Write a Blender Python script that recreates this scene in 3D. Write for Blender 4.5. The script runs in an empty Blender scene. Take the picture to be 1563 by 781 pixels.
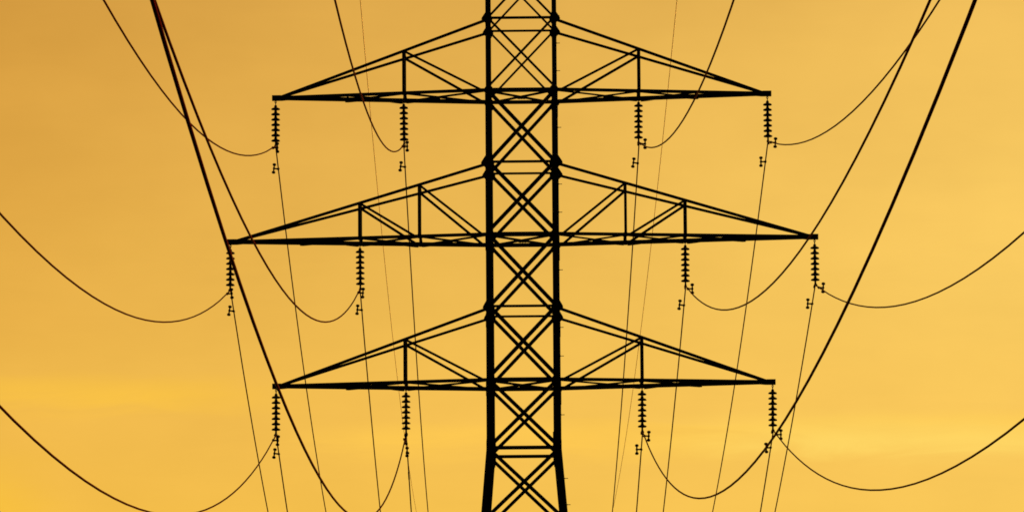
import bpy, bmesh, math, random
from mathutils import Vector, Matrix
R = math.radians
random.seed(7)
S = bpy.context.scene
COL = S.collection

# ------------------------------------------------------------------ camera
EYE = 1.6                 # camera height above the field
D = 160.0                 # distance to the pylon
cam_d = bpy.data.cameras.new('camera')
cam = bpy.data.objects.new('camera', cam_d); COL.objects.link(cam)
cam_d.sensor_fit = 'HORIZONTAL'; cam_d.sensor_width = 36.0
cam_d.lens = 8916.0 / 1563.0 * 36.0
cam_d.clip_start = 0.1; cam_d.clip_end = 20000
PITCH, PAN, ROLL = R(9.26), 0.0022894, 0.0074
cam.matrix_world = (Matrix.Translation((0, 0, EYE)) @ Matrix.Rotation(-PAN, 4, 'Z')
                    @ Matrix.Rotation(R(90) + PITCH, 4, 'X') @ Matrix.Rotation(-ROLL, 4, 'Z'))
S.camera = cam

# ------------------------------------------------------------------ sky
SUN_AZ, SUN_EL = R(24), R(3)       # azimuth clockwise from the view direction (+Y)
sun_dir = Vector((math.sin(SUN_AZ) * math.cos(SUN_EL), math.cos(SUN_AZ) * math.cos(SUN_EL), math.sin(SUN_EL)))
w = bpy.data.worlds.new('World'); S.world = w; w.use_nodes = True
nt = w.node_tree; N = nt.nodes; L = nt.links
N.clear()
def node(t, **k):
    n = N.new(t)
    for a, b in k.items(): setattr(n, a, b)
    return n
def lin(r, g, b):
    f = lambda c: ((c/255 + .055)/1.055)**2.4 if c > 10 else c/255/12.92
    return (f(r), f(g), f(b), 1)
out = node('ShaderNodeOutputWorld')
tc = node('ShaderNodeTexCoord')
nrm = node('ShaderNodeVectorMath', operation='NORMALIZE'); L.new(tc.outputs['Generated'], nrm.inputs[0])
sep = node('ShaderNodeSeparateXYZ'); L.new(nrm.outputs[0], sep.inputs[0])
def math_(op, a, b=None):
    n = node('ShaderNodeMath', operation=op)
    for i, v in enumerate((a, b)):
        if v is None: continue
        if isinstance(v, (int, float)): n.inputs[i].default_value = v
        else: L.new(v, n.inputs[i])
    return n.outputs[0]
az = math_('MULTIPLY', math_('ARCTAN2', sep.outputs[0], sep.outputs[1]), 57.29578)
el = math_('MULTIPLY', math_('ARCSINE', sep.outputs[2]), 57.29578)
# broad cloud veil, drawn out sideways
comb = node('ShaderNodeCombineXYZ'); L.new(math_('MULTIPLY', az, .16), comb.inputs[0]); L.new(math_('MULTIPLY', el, 1.0), comb.inputs[1])
nz = node('ShaderNodeTexNoise'); nz.inputs['Scale'].default_value = .62; nz.inputs['Detail'].default_value = 5; nz.inputs['Roughness'].default_value = .5
nz.inputs['Distortion'].default_value = .4
L.new(comb.outputs[0], nz.inputs['Vector'])
cl = math_('SUBTRACT', nz.outputs[0], .5)
comb2 = node('ShaderNodeCombineXYZ'); L.new(math_('MULTIPLY', az, .55), comb2.inputs[0]); L.new(math_('MULTIPLY', el, .8), comb2.inputs[1])
comb2.inputs[2].default_value = 3.7
nz2 = node('ShaderNodeTexNoise'); nz2.inputs['Scale'].default_value = 1.0; nz2.inputs['Detail'].default_value = 4
L.new(comb2.outputs[0], nz2.inputs['Vector'])
cl2 = math_('SUBTRACT', nz2.outputs[0], .5)
def mrange(v, a, b, c=0, d=1, smooth=True):
    n = node('ShaderNodeMapRange'); n.interpolation_type = 'SMOOTHSTEP' if smooth else 'LINEAR'
    L.new(v, n.inputs[0]); n.inputs[1].default_value = a; n.inputs[2].default_value = b
    n.inputs[3].default_value = c; n.inputs[4].default_value = d
    return n.outputs[0]
def mix(f, a, b, mode='MIX'):
    n = node('ShaderNodeMix', data_type='RGBA', blend_type=mode)
    if isinstance(f, (int, float)): n.inputs[0].default_value = f
    else: L.new(f, n.inputs[0])
    for i, v in ((6, a), (7, b)):
        if isinstance(v, tuple): n.inputs[i].default_value = v
        else: L.new(v, n.inputs[i])
    return n.outputs[2]
elw = math_('ADD', el, math_('MULTIPLY', cl, .9))
def ramp(v, stops):
    n = node('ShaderNodeValToRGB'); n.color_ramp.interpolation = 'B_SPLINE'
    e = n.color_ramp.elements
    lo, hi = stops[0][0], stops[-1][0]
    while len(e) < len(stops): e.new(.5)
    for el_, (p, c) in zip(e, stops): el_.position = (p - lo)/(hi - lo); el_.color = c
    L.new(mrange(v, lo, hi, smooth=False), n.inputs[0])
    return n.outputs[0]
# elevation bands of the veil, on its left and on its sunward right
left = ramp(elw, [(0, lin(250, 186, 60)), (5.5, lin(244, 187, 64)), (6.6, lin(243, 187, 68)), (7.3, lin(240, 184, 74)), (8.0, lin(238, 182, 74)), (8.7, lin(232, 175, 72)),
                  (9.6, lin(227, 169, 69)), (10.6, lin(217, 159, 65)), (12.0, lin(211, 153, 62)), (25, lin(180, 126, 60))])
right = ramp(elw, [(0, lin(254, 200, 78)), (5.5, lin(253, 202, 86)), (6.6, lin(252, 203, 91)), (7.3, lin(251, 201, 92)), (8.0, lin(249, 200, 92)), (8.7, lin(249, 202, 96)),
                  (9.6, lin(249, 202, 97)), (10.8, lin(244, 196, 94)), (12.0, lin(240, 190, 91)), (25, lin(200, 146, 74))])
f = mrange(math_('ADD', az, math_('MULTIPLY', cl2, 2.5)), -5.6, 5.2, smooth=False)
veil = mix(f, left, right)
# thin brighter streaks of cloud low down, ragged along their edges
comb3 = node('ShaderNodeCombineXYZ'); L.new(math_('MULTIPLY', az, .45), comb3.inputs[0]); L.new(math_('MULTIPLY', el, 2.6), comb3.inputs[1]); comb3.inputs[2].default_value = 11.3
nz3 = node('ShaderNodeTexNoise'); nz3.inputs['Scale'].default_value = 1.6; nz3.inputs['Detail'].default_value = 6; nz3.inputs['Roughness'].default_value = .6
nz3.inputs['Distortion'].default_value = .7
L.new(comb3.outputs[0], nz3.inputs['Vector'])
cl3 = math_('SUBTRACT', nz3.outputs[0], .5)
def streak(veil, e0, tilt, up, down, a0, a1, col, amt):
    c = math_('ADD', math_('SUBTRACT', math_('ADD', el, math_('MULTIPLY', az, tilt)), e0), math_('MULTIPLY', cl3, .34))
    b = math_('MULTIPLY', mrange(c, -down, 0), mrange(c, up, 0))
    m = math_('MULTIPLY', b, mrange(math_('ADD', az, math_('MULTIPLY', cl3, 1.5)), a0, a1))
    return mix(math_('MULTIPLY', math_('MULTIPLY', m, mrange(cl3, -.35, .25, .45, 1)), amt), veil, col)
veil = streak(veil, 7.90, .01, .22, .30, -1.6, -3.4, lin(250, 195, 67), .8)      # left
veil = streak(veil, 7.50, -.01, .20, .34, -2.4, -.9, lin(255, 202, 80), .8)        # behind the mast
veil = streak(veil, 7.50, .02, .34, .26, 1.0, 3.6, lin(255, 216, 103), .85)       # right
veil = streak(veil, 6.75, .0, .8, .6, -4.2, -5.2, lin(250, 195, 56), .8)           # lower left corner
# slight mottling of the cloud
mot = math_('ADD', 1.0, math_('ADD', math_('MULTIPLY', cl, .10), math_('ADD', math_('MULTIPLY', cl2, .12), math_('MULTIPLY', cl3, .05))))
cb = node('ShaderNodeCombineColor'); [L.new(mot, cb.inputs[i]) for i in range(3)]
veil = mix(1.0, veil, cb.outputs[0], 'MULTIPLY')
# the veil glows round the hidden sun and dies away towards the opposite sky
dot = node('ShaderNodeVectorMath', operation='DOT_PRODUCT'); L.new(nrm.outputs[0], dot.inputs[0]); dot.inputs[1].default_value = sun_dir
fall = mrange(dot.outputs['Value'], .35, .84)
bg1 = node('ShaderNodeBackground'); L.new(veil, bg1.inputs[0]); L.new(fall, bg1.inputs[1])
sky = node('ShaderNodeTexSky'); sky.sky_type = 'NISHITA'; sky.sun_disc = False
sky.sun_elevation = SUN_EL; sky.sun_rotation = SUN_AZ; sky.dust_density = 6; sky.air_density = 2
# dim dusk air wherever the veil is thin
thin = math_('MULTIPLY', math_('SUBTRACT', 1.0, fall), .02)
bg2 = node('ShaderNodeBackground'); L.new(sky.outputs[0], bg2.inputs[0]); L.new(thin, bg2.inputs[1])
add = node('ShaderNodeAddShader'); L.new(bg1.outputs[0], add.inputs[0]); L.new(bg2.outputs[0], add.inputs[1])
L.new(add.outputs[0], out.inputs[0])

# ------------------------------------------------------------------ sun
sd = bpy.data.lights.new('sun', 'SUN'); sd.energy = 0.5; sd.angle = R(12); sd.color = (1, .50, .13)
so = bpy.data.objects.new('sun', sd); COL.objects.link(so); so.location = (60, 60, 60)
so.rotation_euler = (-sun_dir).to_track_quat('-Z', 'Y').to_euler()
S.cycles.filter_width = 1.7          # a long lens is never quite crisp
S.view_settings.view_transform = 'Standard'; S.view_settings.look = 'None'
S.view_settings.exposure = 0; S.view_settings.gamma = 1; S.view_settings.use_curve_mapping = False

# ------------------------------------------------------------------ materials
def mat(name, base, rough, metal, vary=.3, scale=8, rough_var=.1, spec=.5):
    m = bpy.data.materials.new(name); m.use_nodes = True
    t = m.node_tree; b = t.nodes['Principled BSDF']
    n = t.nodes.new('ShaderNodeTexNoise'); n.inputs['Scale'].default_value = scale; n.inputs['Detail'].default_value = 6
    g = t.nodes.new('ShaderNodeTexCoord'); t.links.new(g.outputs['Object'], n.inputs['Vector'])
    r = t.nodes.new('ShaderNodeValToRGB')
    r.color_ramp.elements[0].position = .3; r.color_ramp.elements[1].position = .7
    r.color_ramp.elements[0].color = tuple(c*(1-vary) for c in base) + (1,)
    r.color_ramp.elements[1].color = tuple(c*(1+vary) for c in base) + (1,)
    t.links.new(n.outputs[0], r.inputs[0]); t.links.new(r.outputs[0], b.inputs['Base Color'])
    mr = t.nodes.new('ShaderNodeMapRange'); mr.inputs[3].default_value = rough-rough_var; mr.inputs[4].default_value = rough+rough_var
    t.links.new(n.outputs[0], mr.inputs[0]); t.links.new(mr.outputs[0], b.inputs['Roughness'])
    b.inputs['Metallic'].default_value = metal
    b.inputs['Specular IOR Level'].default_value = spec
    return m
M_STEEL = mat('weathered_dark_steel', (.035, .034, .033), .8, .0, .4, 5, spec=.1)
M_BOLT = mat('rusty_bolt_steel', (.05, .035, .025), .7, .3, .4, 20, spec=.2)
M_GLAZE = mat('brown_glazed_porcelain', (.03, .016, .010), .22, 0, .3, 12, .05)
M_FIT = mat('cast_iron_fitting', (.03, .028, .026), .6, .3, .3, 30, spec=.2)
M_CABLE = mat('aluminium_strand_cable', (.055, .014, .003), .52, 1.0, .25, 3, .08, spec=.3)
M_CABLE.node_tree.nodes['Principled BSDF'].inputs['Specular Tint'].default_value = (.45, .12, .02, 1)
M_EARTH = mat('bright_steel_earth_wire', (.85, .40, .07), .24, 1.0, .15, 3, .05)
M_GROUND = mat('dark_field_grass', (.05, .055, .022), .95, 0, .5, .15, .02, spec=.1)

# ------------------------------------------------------------------ mesh helpers
def link(name, bm, m, parent=None, loc=None, smooth=False):
    me = bpy.data.meshes.new(name)
    bmesh.ops.recalc_face_normals(bm, faces=bm.faces[:])
    bm.to_mesh(me); bm.free()
    if smooth:
        for p in me.polygons: p.use_smooth = True
    me.materials.append(m)
    o = bpy.data.objects.new(name, me); COL.objects.link(o)
    if parent: o.parent = parent
    if loc: o.location = loc
    return o
def prism(bm, p0, p1, pts, u, v):
    """extrude the section pts (in the u, v axes) from p0 to p1"""
    a = [bm.verts.new(p0 + u*x + v*y) for x, y in pts]
    b = [bm.verts.new(p1 + u*x + v*y) for x, y in pts]
    n = len(pts)
    for i in range(n): bm.faces.new((a[i], a[(i+1) % n], b[(i+1) % n], b[i]))
    bm.faces.new(a[::-1]); bm.faces.new(b)
def angle(bm, p0, p1, n, wd, t=.009, off=0.0, flip=1):
    """rolled L section: one flange square to the face normal n, the other pointing inwards"""
    p0, p1, n = Vector(p0), Vector(p1), Vector(n)
    d = (p1-p0).normalized(); u = n.cross(d).normalized()*flip; v = (-(n - d*n.dot(d))).normalized()
    wd = wd*1.12; h = wd/2
    prism(bm, p0, p1, [(-h, off), (h, off), (h, off+t), (-h+t, off+t), (-h+t, off+wd), (-h, off+wd)], u, v)
def member(name, parent, p0, p1, n, wd, t=.009, off=0.0, flip=1, m=None):
    bm = bmesh.new(); angle(bm, p0, p1, n, wd, t, off, flip)
    return link(name, bm, m or M_STEEL, parent)
def plate(bm, c, ax, ay, nrm_, pts, t):
    c = Vector(c); ax, ay, nn = Vector(ax), Vector(ay), Vector(nrm_)
    prism(bm, c, c + nn*t, pts, ax, ay)
def bolt(bm, c, n, r=.016, h=.016):
    c = Vector(c); n = Vector(n).normalized()
    u = n.orthogonal().normalized(); v = n.cross(u)
    prism(bm, c, c+n*h, [(r*math.cos(k*math.pi/3), r*math.sin(k*math.pi/3)) for k in range(6)], u, v)
def box(bm, c, s):
    m = bmesh.ops.create_cube(bm, size=1)
    bmesh.ops.transform(bm, matrix=Matrix.Translation(c) @ Matrix.Diagonal((*s, 1)), verts=m['verts'])
def tube(bm, pts, r, n=8):
    rings = []
    for i, p in enumerate(pts):
        d = (pts[min(i+1, len(pts)-1)] - pts[max(i-1, 0)]).normalized()
        u = d.cross(Vector((1, 0, .013))).normalized(); v = d.cross(u)
        rr = r[i] if isinstance(r, list) else r
        rings.append([bm.verts.new(p + (u*math.cos(2*math.pi*k/n) + v*math.sin(2*math.pi*k/n))*rr) for k in range(n)])
    for a, b in zip(rings, rings[1:]):
        for k in range(n): bm.faces.new((a[k], a[(k+1) % n], b[(k+1) % n], b[k]))
    bm.faces.new(rings[0][::-1]); bm.faces.new(rings[-1])
def lathe(bm, prof, c=(0, 0, 0), n=24):
    c = Vector(c); rings = []
    for r, z in prof:
        rings.append([bm.verts.new(c + Vector((r*math.cos(2*math.pi*k/n), r*math.sin(2*math.pi*k/n), z))) for k in range(n)])
    for a, b in zip(rings, rings[1:]):
        for k in range(n): bm.faces.new((a[k], a[(k+1) % n], b[(k+1) % n], b[k]))
    bm.faces.new(rings[0]); bm.faces.new(rings[-1][::-1])
def ball(bm, c, r):
    m = bmesh.ops.create_uvsphere(bm, u_segments=14, v_segments=9, radius=r)
    bmesh.ops.translate(bm, vec=c, verts=m['verts'])
def tag(o, label, cat, group=None):
    o['label'] = label; o['category'] = cat
    if group: o['group'] = group
    return o

# ------------------------------------------------------------------ ground
bm = bmesh.new()
G = 60; ext = 6000
def gpos(i): 
    t = i/G*2-1
    return math.copysign(abs(t)**2.2, t)*ext
gv = [[bm.verts.new((gpos(i), gpos(j)+100, 0 if abs(gpos(i)) < 250 and abs(gpos(j)+100) < 400 else random.uniform(-4, 0))) for i in range(G+1)] for j in range(G+1)]
for j in range(G):
    for i in range(G): bm.faces.new((gv[j][i], gv[j][i+1], gv[j+1][i+1], gv[j+1][i]))
g = link('ground', bm, M_GROUND); g['kind'] = 'structure'

# ------------------------------------------------------------------ pylon
XT = 0.667
PY = bpy.data.objects.new('electricity_pylon', None); COL.objects.link(PY); PY.location = (XT, D, 0); PY.rotation_euler = (0, 0, -.012)
tag(PY, 'tall dark steel lattice pylon with three tiers of crossarms', 'pylon')
def Z(z): return z + EYE            # heights were measured above the eye
T1, A1, T2, A2, T3, A3, WAIST = (Z(v) for v in (32.636, 30.60, 28.578, 26.549, 24.541, 22.499, 20.615))
WAIST_HI, WAIST_LO = WAIST, WAIST
TOPS = [Z(36.55), Z(34.6)]
H = .92                             # half spacing of the legs above the waist
def half(z): return H if z >= WAIST else H + (WAIST - z)*.0845
# legs: heavier angle sections further down
SEG = [(T1-.02, TOPS[0], .128), (A1-.14, T1-.02, .130), (T2, A1-.14, .166), (A2-.16, T2, .184), (T3, A2-.16, .186),
       (A3-.16, T3, .200), (WAIST, A3-.16, .212), (0.0, WAIST, .222)]
def leg_w(z):
    for a, b, wd in SEG:
        if a <= z <= b: return wd
    return .115
legs = {}
for sx in (-1, 1):
    for sy in (-1, 1):
        bm = bmesh.new()
        for a, b, wd in SEG:
            u, v = Vector((-sx, 0, 0)), Vector((0, -sy, 0)); t = .016
            o_ = wd/2
            pa = Vector((sx*(half(a)+o_), sy*(half(a)+o_), a + .004)); pb = Vector((sx*(half(b)+o_), sy*(half(b)+o_), b - .004))
            prism(bm, pa, pb, [(0, 0), (wd, 0), (wd, t), (t, t), (t, wd), (0, wd)], u, v)
        # splice angles lapped outside the joints, with bolts
        for zs, wd in ((A1-.14, .150), (A2-.16, .186), (A3-.16, .205), (T2-.32, .16), (T3-.3, .19)):
            ln = .28
            o_ = wd/2 + .001
            pa = Vector((sx*(H+o_), sy*(H+o_), zs-ln)); pb = Vector((sx*(H+o_), sy*(H+o_), zs+ln*.3))
            u, v = Vector((-sx, 0, 0)), Vector((0, -sy, 0)); t = .012
            prism(bm, pa + (-u-v)*t, pb + (-u-v)*t, [(0, 0), (wd*1.0, 0), (wd*1.0, t), (t, t), (t, wd*1.0), (0, wd*1.0)], u, v)
            for k in range(4):
                bolt(bm, pa + u*wd*.5 - v*t + Vector((0, 0, .05+.08*k)), -v)
        legs[sx, sy] = link('leg', bm, M_STEEL, PY)
# step bolts up the near right leg
k = 0
z = Z(32.9)
zs = []
px_rows = [23.5, 66, 108.6, 196, 283, 326, 414, 501.5, 545, 634, 730.5, 770.5]
for py in px_rows: zs.append(A1 + (137.0 - py)/54.65)
zz = zs[-1]
for z in zs:
    bm = bmesh.new()
    x0 = half(z) + leg_w(z)/2
    y0 = -half(z) - leg_w(z)/2 + .05
    tube(bm, [Vector((x0-.02, y0, z)), Vector((x0+.085, y0, z))], .009, 8)
    tube(bm, [Vector((x0+.081, y0, z)), Vector((x0+.093, y0, z))], .014, 6)
    tube(bm, [Vector((x0+.001, y0, z)), Vector((x0+.014, y0, z))], .017, 6)
    link('step_bolt', bm, M_BOLT, legs[1, -1])
# mast bracing: crossed diagonals on all four faces, struts at the joints
FACES = [(Vector((0, -1, 0)), Vector((1, 0, 0))), (Vector((0, 1, 0)), Vector((-1, 0, 0))),
         (Vector((1, 0, 0)), Vector((0, 1, 0))), (Vector((-1, 0, 0)), Vector((0, -1, 0)))]
def fp(fc, side, z, inset=0.0):
    n, r = fc
    h = half(z)
    return n*(h + leg_w(z)/2 - inset) + r*(side*h) + Vector((0, 0, z))
PANELS = [(TOPS[1], TOPS[0], .05), (T1, TOPS[1], .052), (A1+.09, T1, .054), (T2, A1-.02, .088), (A2+.1, T2, .090), (T3, A2-.02, .090),
          (A3+.1, T3, .092), (WAIST+.06, A3-.02, .088), (Z(18.62), WAIST-.06, .086), (Z(14.9), Z(18.62), .1), (Z(9.6), Z(14.9), .1), (.6, Z(9.6), .1)]
for za, zb, wd in PANELS:
    for fc in FACES:
        n = fc[0]
        member('diagonal_brace', PY, fp(fc, -1, zb), fp(fc, 1, za), n, wd, .008, .018)
        member('diagonal_brace', PY, fp(fc, 1, zb), fp(fc, -1, za), n, wd, .008, .030, -1)
        # little bolt plate where they cross
STRUTS = [(TOPS[0]-.03, .05, .05), (TOPS[1], .05, .05), (T1, .058, .05), (T2, .058, .05), (T3, .058, .05),
          (A1, .098, .05), (A2, .102, .05), (A3, .102, .05), (WAIST, .085, .05), (Z(18.62), .08, .05), (Z(14.9), .09, .06), (Z(9.6), .1, .06)]
for z, wd, _ in STRUTS:
    for fc in FACES:
        member('horizontal_strut', PY, fp(fc, -1, z), fp(fc, 1, z), fc[0], wd, .009, .042)
        if z in (A1, A2, A3) and abs(fc[0].y) > .5:      # splice where the two chord halves meet
            bm = bmesh.new()
            c = fp(fc, 0, z, -.0)
            c = Vector((0, fc[0].y*(H + leg_w(z)/2 - .040), z))
            plate(bm, c, (1, 0, 0), (0, 0, 1), fc[0], [(-.16, -.05), (.2, -.05), (.2, .052), (-.16, .052)], .012)
            for q in (-.12, -.04, .08, .16): bolt(bm, c + Vector((q, 0, -.01)) + fc[0]*.012, fc[0])
            link('splice_plate', bm, M_STEEL, PY)
# plan bracing inside the mast at each crossarm
for z in (A1, A2, A3):
    for q, s in enumerate((1, -1)):
        member('plan_brace', PY, (-H, -H*s, z-.06), (H, H*s, z-.06), (0, 0, -1), .06, .008, .012*q)
    bm = bmesh.new()
    plate(bm, (0, 0, z-.065), (1, 0, 0), (0, 1, 0), (0, 0, -1), [(-.12, -.09), (.12, -.09), (.12, .09), (-.12, .09)], .01)
    for q in (-.07, 0, .07): bolt(bm, (q, .03, z-.075), (0, 0, -1))
    link('centre_plate', bm, M_STEEL, PY)
# gusset plates: flared hexagons at the tie joints, triangular haunches at the chords
for z, gw, gh in ((T1, .165, .175), (T2, .20, .21), (T3, .18, .215)):
    for sx in (-1, 1):
        for sy in (-1, 1):
            bm = bmesh.new()
            c = (sx*H, sy*(H + leg_w(z)/2 + .002), z-.03)
            plate(bm, c, (sx, 0, 0), (0, 0, 1), (0, sy, 0), [(-gw*.80, .03), (-gw*.42, gh*.62), (-.075, gh*.98), (gw*.40, gh*.98), (gw*1.0, .02), (gw*1.06, -gh*.16), (gw*.44, -gh*.70), (gw*.40, -gh*.95), (-.07, -gh*.95), (-gw*.80, -gh*.28)], .010)
            for bx, bz in ((.05, .05), (.05, -.05), (-.05, .06), (-.05, -.06), (.1, -.02)):
                bolt(bm, (sx*(H+bx), sy*(H + leg_w(z)/2 + .012), z+bz), (0, sy, 0), .014, .012)
            link('gusset_plate', bm, M_STEEL, PY)
for z in (A1, A2, A3):
    for sx in (-1, 1):
        for sy in (-1, 1):
            bm = bmesh.new()
            c = (sx*H, sy*(H + leg_w(z-.2)/2 + .016), z)
            plate(bm, c, (-sx, 0, 0), (0, 0, 1), (0, sy, 0), [(-.13, -.055), (-.09, .05), (-.02, .13), (.055, .13), (.125, .05), (.11, -.05), (.15, -.08), (.105, -.2), (.075, -.23), (-.085, -.23), (-.085, -.1)], .010)
            for bx, bz in ((.03, .06), (.03, -.12), (-.03, -.12), (.08, -.02), (-.08, -.01)):
                bolt(bm, (sx*(H-bx), sy*(H + leg_w(z-.2)/2 + .026), z+bz), (0, sy, 0), .014, .012)
            link('gusset_plate', bm, M_STEEL, PY)
# waist joint plates where the legs start to splay
for sx in (-1, 1):
    for sy in (-1, 1):
        bm = bmesh.new()
        c = (sx*H, sy*(H + .205/2 + .004), WAIST)
        plate(bm, c, (sx, 0, 0), (0, 0, 1), (0, sy, 0), [(-.125, -.13), (-.125, .42), (.09, .42), (.115, .16), (.115, -.14), (.09, -.3), (-.1, -.3)], .012)
        for q in range(6): bolt(bm, (sx*(H-.05), sy*(H+.205/2+.016), WAIST-.24+.1*q), (0, sy, 0))
        link('gusset_plate', bm, M_STEEL, PY)

def crossarm(sx, zA, zT, xo, posts, mast_w, earth=False):
    """one tapering arm: two bottom chords and two ties running together at the tip"""
    e = bpy.data.objects.new('crossarm', None); COL.objects.link(e); e.parent = PY; e.location = (sx*H, 0, zA)
    O = Vector((sx*H, 0, zA))
    yo = H + mast_w/2 - .045
    tip_y = .045
    def chord(x, sy): 
        f_ = (x-H)/(xo-H); return Vector((sx*x, sy*(yo*(1-f_) + tip_y*f_), zA)) - O
    xt = xo - .17
    def tie(x, sy):
        f_ = (x-H)/(xt-H); return Vector((sx*x, sy*(yo*(1-f_) + .030*f_), (zT-.05)*(1-f_) + (zA+.03)*f_)) - O
    k_ = .55 if earth else 1
    for sy in (-1, 1):
        bm = bmesh.new()
        n = (chord(xo, sy)-chord(H, sy)).cross(Vector((0, 0, 1))).normalized(); n = n if n.y*sy > 0 else -n
        angle(bm, chord(H-.05, sy), chord(xo-.02, sy), n, (.084 if sy < 0 else .094)*k_, .010, .0, 1 if sx*sy > 0 else -1)
        xg = H + (xo-H)*(.726 if xo > 7.5 else .665)                     # lacing gusset under the outer chord
        if sy > 0 and not earth:
            c = chord(xg, sy)
            plate(bm, c + Vector((0, 0, -.044)), (sx, 0, 0), (0, 0, 1), (0, 1, 0), [(-.45, .0), (-.02, -.035), (.06, -.03), (.065, 0)], .01)
        link('bottom_chord', bm, M_STEEL, e)
        bm = bmesh.new()
        n = (tie(xt, sy)-tie(H, sy)).cross(Vector((0, sy, 0))); nn = Vector((0, sy, 0))
        angle(bm, tie(H, sy), tie(xt, sy), nn, (.076 if sy < 0 else .060)*k_, .008, .0, sx*sy)
        link('tie_member', bm, M_STEEL, e)
    prev = H
    for i, x in enumerate(sorted(posts)):
        last = (i == len(posts)-1)
        for sy in (-1, 1):
            a, b = chord(x, sy), tie(x, sy)
            a = a - Vector((0, 0, .05)); b = Vector((a.x, b.y, b.z + .03))
            member('post', e, a, b, (0, sy, 0), ((.070 if sy < 0 else .078) if last else .058)*max(k_, .7), .008, .012, sx*sy)
            # sloping brace from the head of the post in to the foot of the one before
            member('arm_diagonal', e, tie(x-.01, sy), chord(prev + (.21 if prev == H else .13), sy) + Vector((0, 0, .02)), (0, sy, 0), .060*max(k_, .7), .008, .022, -sx*sy)
            bm = bmesh.new()                       # gusset at the foot of the post
            plate(bm, chord(x, sy) + Vector((0, sy*.004, -.02)), (sx, 0, 0), (0, 0, 1), (0, sy, 0), [(-.10, -.045), (-.09, .05), (-.04, .09), (.035, .09), (.05, -.03), (.03, -.045)], .01)
            if sy > 0 and not earth:
                plate(bm, chord(x, sy) + Vector((0, sy*.006, -.044)), (sx, 0, 0), (0, 0, 1), (0, sy, 0), [(.05, .0), (.05, -.038), (.12, -.036), (.42, .0)], .01)
                plate(bm, chord(x, sy) + Vector((0, sy*.006, -.044)), (sx, 0, 0), (0, 0, 1), (0, sy, 0), [(-.40, .0), (-.09, -.03), (-.05, -.03), (-.05, .0)], .01)
            link('gusset_plate', bm, M_STEEL, e)
        member('cross_bar', e, chord(x, -1), chord(x, 1), (sx, 0, 0), .06*max(k_, .7), .008, .003)
        ta, tb = tie(x, -1), tie(x, 1)
        member('cross_bar', e, ta, tb, (sx, 0, 0), .045*max(k_, .7), .008, .003)
        # crossed lacing between the two chords
        for q, s in enumerate((1, -1)):
            member('lacing_bar', e, chord(prev, -s) + Vector((0, 0, -.045)), chord(x, s) + Vector((0, 0, -.045)), (0, 0, -1), .045*max(k_, .7), .007, .010*q)
        if not earth:
            mid = (chord(prev, 1) + chord(prev, -1) + chord(x, 1) + chord(x, -1))/4
            # crossing point of the lacing
            w0, w1 = chord(prev, 1).y, chord(x, 1).y
            fx = w0/(w0+w1)
            cx_ = chord(prev, 1).x*(1-fx) + chord(x, 1).x*fx
            bm = bmesh.new()
            plate(bm, (cx_, 0, -.052), (1, 0, 0), (0, 1, 0), (0, 0, -1), [(-.1, -.06), (.1, -.06), (.1, .06), (-.1, .06)], .008)
            for q in (-.07, -.02, .03, .08): bolt(bm, (cx_+q, -.02, -.048), (0, 0, 1), .013, .035)
            link('centre_plate', bm, M_STEEL, e)
        prev = x
    # lacing of the outer bay
    x1 = H + (xo-H)*(.726 if xo > 7.5 else .665)
    if x1 > prev + .3:
        member('lacing_bar', e, chord(prev, -1) + Vector((0, 0, -.045)), chord(x1, 1) + Vector((0, 0, -.045)), (0, 0, -1), .045, .007)
        member('lacing_bar', e, chord(prev, 1) + Vector((0, 0, -.045)), chord(x1, -1) + Vector((0, 0, -.045)), (0, 0, -1), .045, .007, .01)
        member('cross_bar', e, chord(x1, -1), chord(x1, 1), (sx, 0, 0), .045, .007, .003)
    # tip: a short plate box that carries the string
    bm = bmesh.new()
    s = k_
    for sy in (-1, 1):
        plate(bm, Vector((sx*(xo-.06), sy*.052, zA)) - O, (sx, 0, 0), (0, 0, 1), (0, sy, 0), [(-.34, -.05*s), (-.12, -.072*s), (.155, -.072*s), (.155, .072*s), (-.08, .072*s), (-.34, .03*s)], .012)
    plate(bm, Vector((sx*xo, 0, zA-.06*s)) - O, (sx, 0, 0), (0, 1, 0), (0, 0, -1), [(-.1, -.05), (.09, -.05), (.09, .05), (-.1, .05)], .012)
    plate(bm, Vector((sx*(xo+.075), 0, zA)) - O, (0, 1, 0), (0, 0, 1), (sx, 0, 0), [(-.05, -.055*s), (.05, -.055*s), (.05, .055*s), (-.05, .055*s)], .012)
    for q in (-.1, 0): 
        for sy in (-1, 1): bolt(bm, Vector((sx*(xo+q), sy*.064, zA)) - O, (0, sy, 0))
    link('tip_plate', bm, M_STEEL, e)
    return e
XO1, XI1, XO2, XI2, XP2 = 6.865, 3.275, 8.108, 4.518, 2.862
for sx in (-1, 1):
    crossarm(sx, A1, T1, XO1, [XI1], .15)
    crossarm(sx, A2, T2, XO2, [XP2, XI2], .178)
    crossarm(sx, A3, T3, XO1, [XI1], .195)
    crossarm(sx, Z(35.5), TOPS[0], 4.65, [2.4], .115, True)

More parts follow.
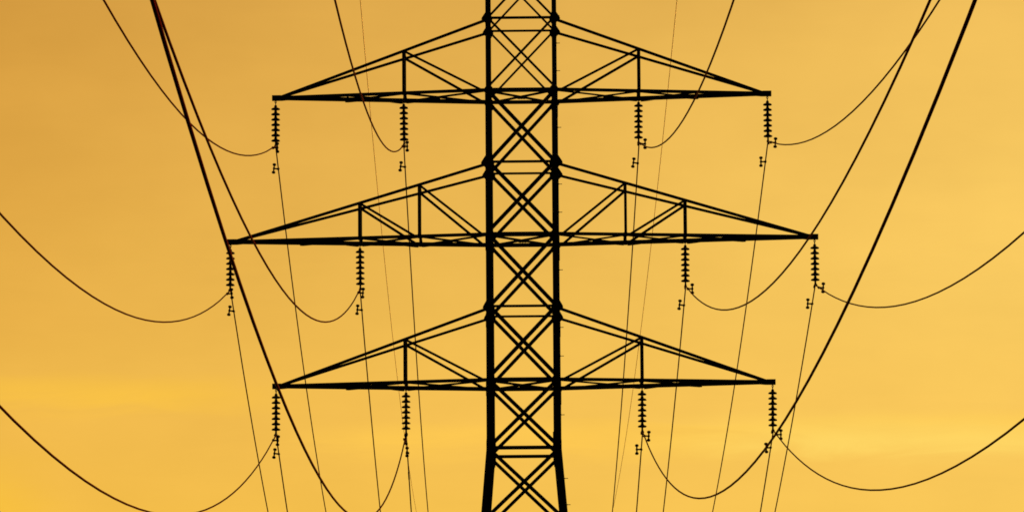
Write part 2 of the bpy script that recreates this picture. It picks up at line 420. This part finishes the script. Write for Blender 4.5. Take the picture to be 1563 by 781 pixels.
# ------------------------------------------------------------------ insulator strings
def make_string():
    r = bpy.data.objects.new('insulator_string', None); COL.objects.link(r)
    bm = bmesh.new()                               # shackle and links below the steel
    tube(bm, [Vector((0, 0, -.03)), Vector((0, 0, -.10))], .018)
    for c, rx in ((-.115, 0), (-.160, 1)):
        pts = []
        for q in range(13):
            a = q/12*2*math.pi
            pts.append(Vector((math.sin(a)*.022*(1-rx), math.sin(a)*.022*rx, c + math.cos(a)*.030)))
        tube(bm, pts, .011, 6)
    link('shackle', bm, M_FIT, r)
    pitch_ = .1490
    for i in range(7):
        z0 = -.308 - pitch_*i
        bm = bmesh.new()
        cap = [(.012, .112), (.026, .108), (.036, .094), (.043, .062), (.047, .042)]
        shell = [(.060, .036), (.095, .022), (.115, .010), (.1225, -.002), (.1240, -.012), (.122, -.022), (.112, -.024), (.104, -.018),
                 (.096, -.028), (.086, -.018), (.074, -.030), (.062, -.018), (.050, -.030), (.042, -.022), (.036, -.040), (.016, -.048)]
        lathe(bm, cap + shell, (0, 0, z0), 28)
        link('disc', bm, M_GLAZE, r, smooth=True)
    bm = bmesh.new()                               # suspension clamp: clevis, yoke and saddle round the cable
    tube(bm, [Vector((0, 0, -1.215)), Vector((0, 0, -1.32))], .024)
    box(bm, (0, 0, -1.265), (.045, .05, .05))
    ys = [-.17, -.12, -.05, 0, .05, .12, .17]
    tube(bm, [Vector((0, y, -1.352 - y*y*1.6)) for y in ys], [.022, .030, .038, .042, .038, .030, .022], 10)
    box(bm, (0, 0, -1.318), (.05, .06, .045))
    link('suspension_clamp', bm, M_FIT, r)
    return r
def dup(r):
    c = r.copy(); COL.objects.link(c)
    for ch in r.children:
        d = ch.copy(); COL.objects.link(d); d.parent = c
    return c

# ------------------------------------------------------------------ cables
C_NEAR, C_FAR = 23.112, 30.0
def damper(parent, clip, side, turn=0.0, tilt=0.0):
    """dumbbell on a short arm clamped to the cable; clip is relative to the cable's origin"""
    e = bpy.data.objects.new('vibration_damper', None); COL.objects.link(e); e.parent = parent
    e.location = clip; e.rotation_euler = (0, tilt, turn)
    bm = bmesh.new()
    tube(bm, [Vector((0, -.05, -.0)), Vector((0, .05, 0))], .034, 10)
    tube(bm, [Vector((0, 0, 0)), Vector((side*.125, 0, 0))], .022)
    box(bm, (side*.02, 0, 0), (.05, .05, .045))
    link('clip', bm, M_FIT, e)
    bm = bmesh.new()
    tube(bm, [Vector((side*.125, 0, z)) for z in (-.115, -.04, 0, .04, .115)], [.025, .021, .038, .021, .025], 10)
    link('messenger_bar', bm, M_FIT, e)
    for s in (-1, 1):
        bm = bmesh.new(); x = side*.125
        lathe(bm, [(.010, s*.062), (.028, s*.076), (.048, s*.090), (.053, s*.112), (.048, s*.134), (.028, s*.147), (.008, s*.153)], (x, 0, 0), 16)
        link('weight', bm, M_FIT, e, smooth=True)
SIDE = {'L': 'left', 'R': 'right'}; TIER = {'T': 'top', 'M': 'middle', 'L': 'bottom'}
WIRES = {  # sideways offset from the mast, near slope b, far (t, mean drop), read off the picture
 'TLo': (-6.860, 33.962, .287, -16.80), 'TLi': (-3.290, 33.313, .313, -13.96), 'MLo': (-8.115, 33.327, .162, -19.33), 'MLi': (-4.521, 33.478, .163, -19.08),
 'LLi': (-3.258, 33.544, .053, -22.36), 'LLo': (-6.853, 33.232, .053, -21.81), 'TRo': (6.845, 32.175, .286, -17.22), 'TRi': (3.259, 32.773, .275, -18.60),
 'MRi': (4.508, 32.433, .154, -21.73), 'MRo': (8.097, 32.272, .159, -20.65), 'LRi': (3.269, 32.411, .048, -24.5), 'LRo': (6.877, 31.927, .055, -22.53)}
ATT = {'T': (A1, XO1, XI1), 'M': (A2, XO2, XI2), 'L': (A3, XO1, XI1)}
proto = None
for key, (xf, b, tf, drop) in WIRES.items():
    zA, xo, xi = ATT[key[0]]
    sx = -1 if key[1] == 'L' else 1
    x = XT + xf; y = D - .012*xf
    tier, side = TIER[key[0]], SIDE[key[1]]
    if proto is None: st = proto = make_string()
    else: st = dup(proto)
    st.location = (x, y, zA)
    st.rotation_euler = (random.uniform(-.012, .012), random.uniform(-.012, .012), random.uniform(-.2, .2))
    where = ('the %s tip of the %s crossarm' % (side, tier)) if key[2] == 'o' else ('the middle of the %s crossarm\'s %s half' % (tier, side))
    tag(st, 'dark seven-disc insulator hanging from ' + where, 'insulator', 'insulator strings hung under the crossarms')
    h0 = -1.352                                      # clamp, below the arm
    bf = drop - C_FAR*tf
    def at(s):
        if s <= 1: zz = b*(s-1) + C_NEAR*(s-1)**2
        else: zz = bf*(s-1) + C_FAR*(s-1)**2
        return Vector((0, D*(s-1), zz))
    ss = [-.42 + .02*i for i in range(71)]            # near span, over the camera
    pts = [at(min(s, .9985)) for s in ss[:-1]] + [at(.9990), at(1.0) , at(1.0010)] + [at(1 + .015*i) for i in range(1, 61)]
    bm = bmesh.new(); tube(bm, pts, .0180, 10)
    c = link('power_cable', bm, M_CABLE, None, (x, y, zA + h0), smooth=True)
    how = 'outer' if key[2] == 'o' else 'inner'
    tag(c, 'thin black power cable held by the %s %s insulator of the %s crossarm' % (how, side, tier), 'cable', 'power cables strung through the insulators')
    odd = key == 'LLi'
    damper(c, at(.9875 if sx < 0 else .9895), 1, R(80) if odd else random.uniform(-.15, .15), random.uniform(-.1, .1))
    damper(c, at(1.0122 if sx < 0 else 1.0106), -1, R(86) if odd else random.uniform(-.15, .15), random.uniform(.02, .16) if sx < 0 else random.uniform(-.08, .16))
    if odd:
        a, d_ = at(1.024), (at(1.030)-at(1.024))
        bm = bmesh.new(); tube(bm, [a + d_*q for q in (0, .1, .9, 1)], [.014, .024, .024, .014], 10)
        link('splice_sleeve', bm, M_FIT, c, smooth=True)
# earth wires from the short top arms, away from the camera only in view
for sx, q in ((-1, [-4.65, -14.19, 14.39]), (1, [4.583, -14.30, 14.13])):
    x = XT + q[0]
    def at(t): return Vector((0, D*t, q[1]*t + q[2]*t*t))
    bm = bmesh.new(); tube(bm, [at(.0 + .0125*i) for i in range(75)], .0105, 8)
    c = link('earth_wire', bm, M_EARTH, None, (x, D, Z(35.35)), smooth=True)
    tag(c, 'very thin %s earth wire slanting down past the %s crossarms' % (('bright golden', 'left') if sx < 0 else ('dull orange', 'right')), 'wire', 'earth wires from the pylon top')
